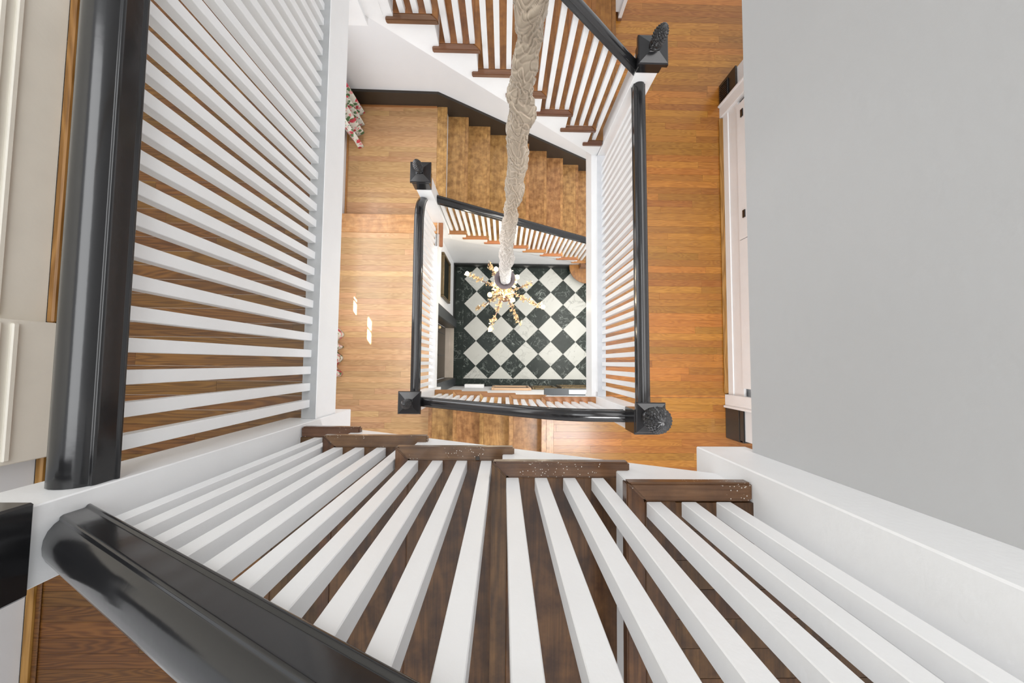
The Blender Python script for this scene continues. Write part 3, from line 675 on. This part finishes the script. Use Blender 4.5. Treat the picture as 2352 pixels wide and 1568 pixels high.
# ------------------------------------------------------------------ chandelier
ch = empty('chandelier', .005, .98, 4.6, 'gilt leaf chandelier with lit bulbs hanging above the marble floor', 'chandelier')
CX, CY = .005, .985
lathe('bowl', [(.045, -.10), (.05, -.09), (.06, -.05), (.085, -.015), (.118, .012), (.123, .012), (.121, .006), (.09, -.02), (.066, -.055), (.055, -.1), (.05, -.13), (.001, -.13)], CX, CY, 4.54, M_iron, ch, 40)
lathe('stem', [(.001, 0), (.05, -.12), (.03, -.2), (.035, -.5), (.055, -.55), (.02, -.6), (.02, -1.0), (.04, -1.05), (.001, -1.1)], CX, CY, 4.6, M_gold, ch, 16)
lathe('drip_pan', [(.001, .01), (.03, .012), (.09, .02), (.105, .03), (.108, .024), (.06, -.01), (.001, -.02)], CX, CY, 5.62, M_copper, ch, 32)
def leafset(parent, name, pts, n, size, m, seed, spread=.02):
    rnd = random.Random(seed); bm = bmesh.new()
    for k in range(n):
        p = Vector(pts[rnd.randrange(len(pts))]) + Vector([rnd.uniform(-spread, spread) for _ in range(3)])
        a = Vector([rnd.uniform(-1, 1) for _ in range(3)]).normalized(); b = a.cross(Vector([rnd.uniform(-1, 1) for _ in range(3)])).normalized(); c = a.cross(b)
        s = size * rnd.uniform(.6, 1.2)
        out = [(0, 0), (.35, .28), (.3, .45), (.62, .36), (.6, .2), (1, 0), (.6, -.2), (.62, -.36), (.3, -.45), (.35, -.28)]
        vs = [bm.verts.new(p + a * s * u + b * s * v + c * s * (.25 * abs(v))) for u, v in out]
        mid = bm.verts.new(p + a * s * .5 + c * s * -.12)
        for i in range(len(vs)): bm.faces.new((vs[i], vs[(i + 1) % len(vs)], mid))
    return bmobj(name, bm, m, parent)
def arm(end, dstart, bulb, seed, sag=.10):
    ex, ey, ed = end
    s = Vector((CX, CY, Z(dstart))); e = Vector((ex, ey, Z(ed)))
    pts = []
    for k in range(15):
        t = k / 14; p = s.lerp(e, t); p.z -= sag * math.sin(math.pi * t) * (1 if t < .6 else 1); pts.append(p)
    bm = bmesh.new(); tube(bm, pts, [.010 - .005 * k / 14 for k in range(15)], 8)
    a = bmobj('arm', bm, M_copper, ch, True)
    L_ = (e - s).length
    leafset(a, 'gilt_leaves', pts[3:8], int(22 * L_ / .4), .050, M_gold, seed, .018)
    leafset(a, 'gilt_leaves', pts[9:14], int(20 * L_ / .4), .052, M_gold, seed + 50, .016)
    leafset(a, 'crystal_drops', pts[5:], int(12 * L_ / .4), .03, M_crystal, seed + 90, .03)
    if bulb:
        lathe('candle_cup', [(.001, -.03), (.02, -.028), (.034, -.012), (.03, -.01), (.012, -.012), (.010, .0), (.001, .0)], ex, ey, ed, M_gold, ch, 14)
        b = lathe('bulb', [(.001, .0), (.011, .004), (.020, .018), (.023, .032), (.019, .048), (.009, .064), (.001, .075)], ex, ey, ed, M_bulb, ch, 14)
        l = bpy.data.lights.new('bulb_light', 'POINT'); l.energy = 1.6; l.color = (1, .86, .66); l.shadow_soft_size = .03
        lo = bpy.data.objects.new('bulb_light', l); COL.objects.link(lo); lo.location = (ex, ey, Z(ed) + .12)
for i, (e, ds, bulb, sag) in enumerate([
    ((-.1074, 1.177, 4.85), 4.95, True, .06), ((.160, 1.080, 4.85), 4.95, True, .06), ((-.182, .851, 4.85), 4.95, True, .06), ((.105, .788, 4.85), 4.95, True, .06),
    ((-.498, 1.185, 5.16), 5.1, True, .12), ((.520, .750, 5.16), 5.1, True, .12), ((-.183, .440, 5.16), 5.1, True, .12),
    ((-.236, 1.422, 5.50), 5.35, False, .08), ((.400, 1.146, 5.50), 5.35, False, .08), ((-.40, .757, 5.50), 5.35, False, .08), ((.236, .543, 5.50), 5.35, False, .08)]):
    arm(e, ds, bulb, 100 + i, sag)
leafset(ch, 'gilt_leaves', [(CX + .10 * math.cos(a), CY + .10 * math.sin(a), Z(4.72 + .13 * (k % 3))) for k, a in enumerate([i * .5 for i in range(24)])], 60, .055, M_gold, 7, .03)
leafset(ch, 'crystal_drops', [(CX + .13 * math.cos(a), CY + .13 * math.sin(a), Z(4.72 + .13 * (k % 3))) for k, a in enumerate([i * .5 for i in range(24)])], 70, .045, M_crystal, 8, .03)

# ------------------------------------------------------------------ hall: picture, door, objects on the front wall
pic = empty('framed_picture', -.84, 1.15, 5.4, 'dark picture in a carved gilt frame, left hall wall', 'picture')
box('canvas', -.84, -.826, .885, 1.435, 5.13, 5.71, M_canvas, pic)
for a in ((.86, .89, 5.10, 5.74), (1.43, 1.46, 5.10, 5.74)): box('frame', -.84, -.80, a[0], a[1], a[2], a[3], M_frame, pic, .006)
for a in ((.89, 1.43, 5.10, 5.14), (.89, 1.43, 5.70, 5.74)): box('frame', -.84, -.80, a[0], a[1], a[2], a[3], M_frame, pic, .006)
dr = empty('door_2', -.9, .15, G, kind='structure')
box('casing', -.84, -.80, .573, .71, 4.75, G, M_slate, dr, .004)
box('casing', -.84, -.815, .70, .735, 4.75, G, M_dark, dr, .004)
box('casing', -.84, -.80, -.385, -.262, 4.75, G, M_slate, dr, .004)
box('casing', -.84, -.815, -.40, -.385, 4.75, G, M_dark, dr)
box('jamb', -.98, -.84, .573, .59, 4.75, G, M_door, dr)
box('jamb', -.98, -.84, -.262, -.28, 4.75, G, M_door, dr)
box('threshold', -.905, -.84, -.26, .572, G - .012, G, M_pale, dr, .003)
box('threshold', -.985, -.905, -.26, .572, G - .022, G, M_pale, dr, .003)
dl = box('door_leaf', -1.02, -.98, -.258, .570, 4.75, G - .03, M_door, dr)
for a, b in ((.18, .46), (-.16, .11)):
    for c, e in ((G - .75, G - .15), (4.9, G - .9)):
        box('panel', -.99, -.976, a, b, c, e, M_door, dl, .004)
        box('moulding', -.98, -.970, b - .012, b, c, e, M_slate, dl)
kb = lathe('door_knob', [(.001, .03), (.018, .028), (.026, .01), (.026, -.01), (.018, -.028), (.001, -.03)], -.93, .50, G - .95, M_gold, dl, 14)
nt_ = box('wall_box', -.60, -.30, -.394, -.34, 6.02, 6.16, M_white, None, .004); tag(nt_, 'small white box on the front wall above the hall baseboard', 'wall box')
def wframe(x0, x1, d0, d1, lab, dep=.035, m=M_frame, m2=M_canvas, g='pictures on the front hall wall'):
    r = empty('framed_picture', (x0 + x1) / 2, -.38, (d0 + d1) / 2, lab, 'picture', g)
    for a, b in ((x0, x0 + .035), (x1 - .035, x1)): box('frame', a, b, -.394, -.394 + dep, d0, d1, m, r, .004)
    for a, b in ((d0, d0 + .035), (d1 - .035, d1)): box('frame', x0 + .035, x1 - .035, -.394, -.394 + dep, a, b, m, r, .004)
    box('canvas', x0 + .035, x1 - .035, -.394, -.38, d0 + .035, d1 - .035, m2, r)
M_tan = mat('tan_wood_frame', (.55, .36, .22), .4)
wframe(-.17, .40, 5.55, 6.15, 'tan wooden picture frame left of centre on the front hall wall', m=M_tan, m2=M_door)
wframe(.43, .80, 5.75, 6.20, 'gilt picture frame right of the tan one on the front hall wall')
wframe(.84, 1.35, 5.6, 6.22, 'pale gold ornate frame at the right end of the front hall wall', .05)
sl = empty('console_shelf', .9, -.33, 5.2, 'slate coloured shelf with a pale glass panel below the short flight', 'shelf')
box('shelf_board', .50, 1.25, -.394, -.31, 4.75, 4.80, M_slate, sl, .004)
box('glass_panel', .80, 1.10, -.375, -.325, 4.742, 4.75, M_blue, sl)

# ------------------------------------------------------------------ curtains
def floral():
    m = bpy.data.materials.new('floral_chintz'); m.use_nodes = True; nt = m.node_tree; L = nt.links.new; b = nt.nodes['Principled BSDF']
    tc = N(nt, 'ShaderNodeTexCoord'); col = None
    base = (.80, .82, .76)
    prev = None
    for sc, c, lo, hi, off in ((14, (.10, .22, .09), .20, .26, 0), (10, (.62, .06, .10), .16, .20, 5), (17, (.80, .34, .36), .17, .22, 9), (30, (.05, .12, .06), .10, .15, 3)):
        mp = N(nt, 'ShaderNodeMapping'); mp.inputs['Location'].default_value = (off, off, off); L(tc.outputs['Object'], mp.inputs['Vector'])
        nz = N(nt, 'ShaderNodeTexNoise'); nz.inputs['Scale'].default_value = 18; L(mp.outputs[0], nz.inputs['Vector'])
        mx = N(nt, 'ShaderNodeMix', data_type='RGBA'); mx.inputs[0].default_value = .06; L(mp.outputs[0], mx.inputs[6]); L(nz.outputs['Color'], mx.inputs[7])
        v = N(nt, 'ShaderNodeTexVoronoi'); v.inputs['Scale'].default_value = sc; L(mx.outputs[2], v.inputs['Vector'])
        r = N(nt, 'ShaderNodeMapRange'); r.inputs['From Min'].default_value = lo * 1.6; r.inputs['From Max'].default_value = hi * 1.6; r.inputs['To Min'].default_value = 1; r.inputs['To Max'].default_value = 0; L(v.outputs['Distance'], r.inputs['Value'])
        k = N(nt, 'ShaderNodeMix', data_type='RGBA'); L(r.outputs[0], k.inputs[0])
        if prev is None: k.inputs[6].default_value = (*base, 1)
        else: L(prev, k.inputs[6])
        k.inputs[7].default_value = (*c, 1); prev = k.outputs[2]
    L(prev, b.inputs['Base Color']); b.inputs['Roughness'].default_value = .7
    return m
M_floral = floral()
def curtain(y0, y1, dtop, dbot, xc, amp, folds, lab, flare=.0, puddle=0):
    V = []; F = []; nu, nv = 90, 50
    for side in (0, 1):
        for j in range(nv + 1):
            t = j / nv
            for i in range(nu + 1):
                u = i / nu; y = y0 + (y1 - y0) * u
                am = amp * (.45 + .75 * t) * (1 + .3 * noise.noise(Vector((u * 4, t * 2, 1))))
                x = xc + am * math.sin(u * folds * 2 * math.pi + .6 * math.sin(t * 3)) + flare * t * t + (.006 if side else 0)
                y2 = y + .02 * math.sin(t * 4 + u * 9) * t
                V.append((x, y2, Z(dtop + (dbot - dtop) * t)))
    n1 = (nu + 1) * (nv + 1)
    for j in range(nv):
        for i in range(nu):
            a = j * (nu + 1) + i; q = (a, a + 1, a + nu + 2, a + nu + 1); F.append(q); F.append(tuple(n1 + k for k in reversed(q)))
    for i in range(nu):
        a = nv * (nu + 1) + i; F.append((a, a + 1, n1 + a + 1, n1 + a))
    o = pymesh('curtain', V, F, M_floral, None, True)
    return tag(o, lab, 'curtain')
curtain(2.60, 3.03, 2.3, LO - .004, -1.80, .055, 3.2, 'rose patterned floor length curtain in the landing corner')
curtain(-.16, .36, 2.2, LL - .004, -1.855, .028, 3.6, 'second rose patterned curtain, only its hem showing past the upper landing')
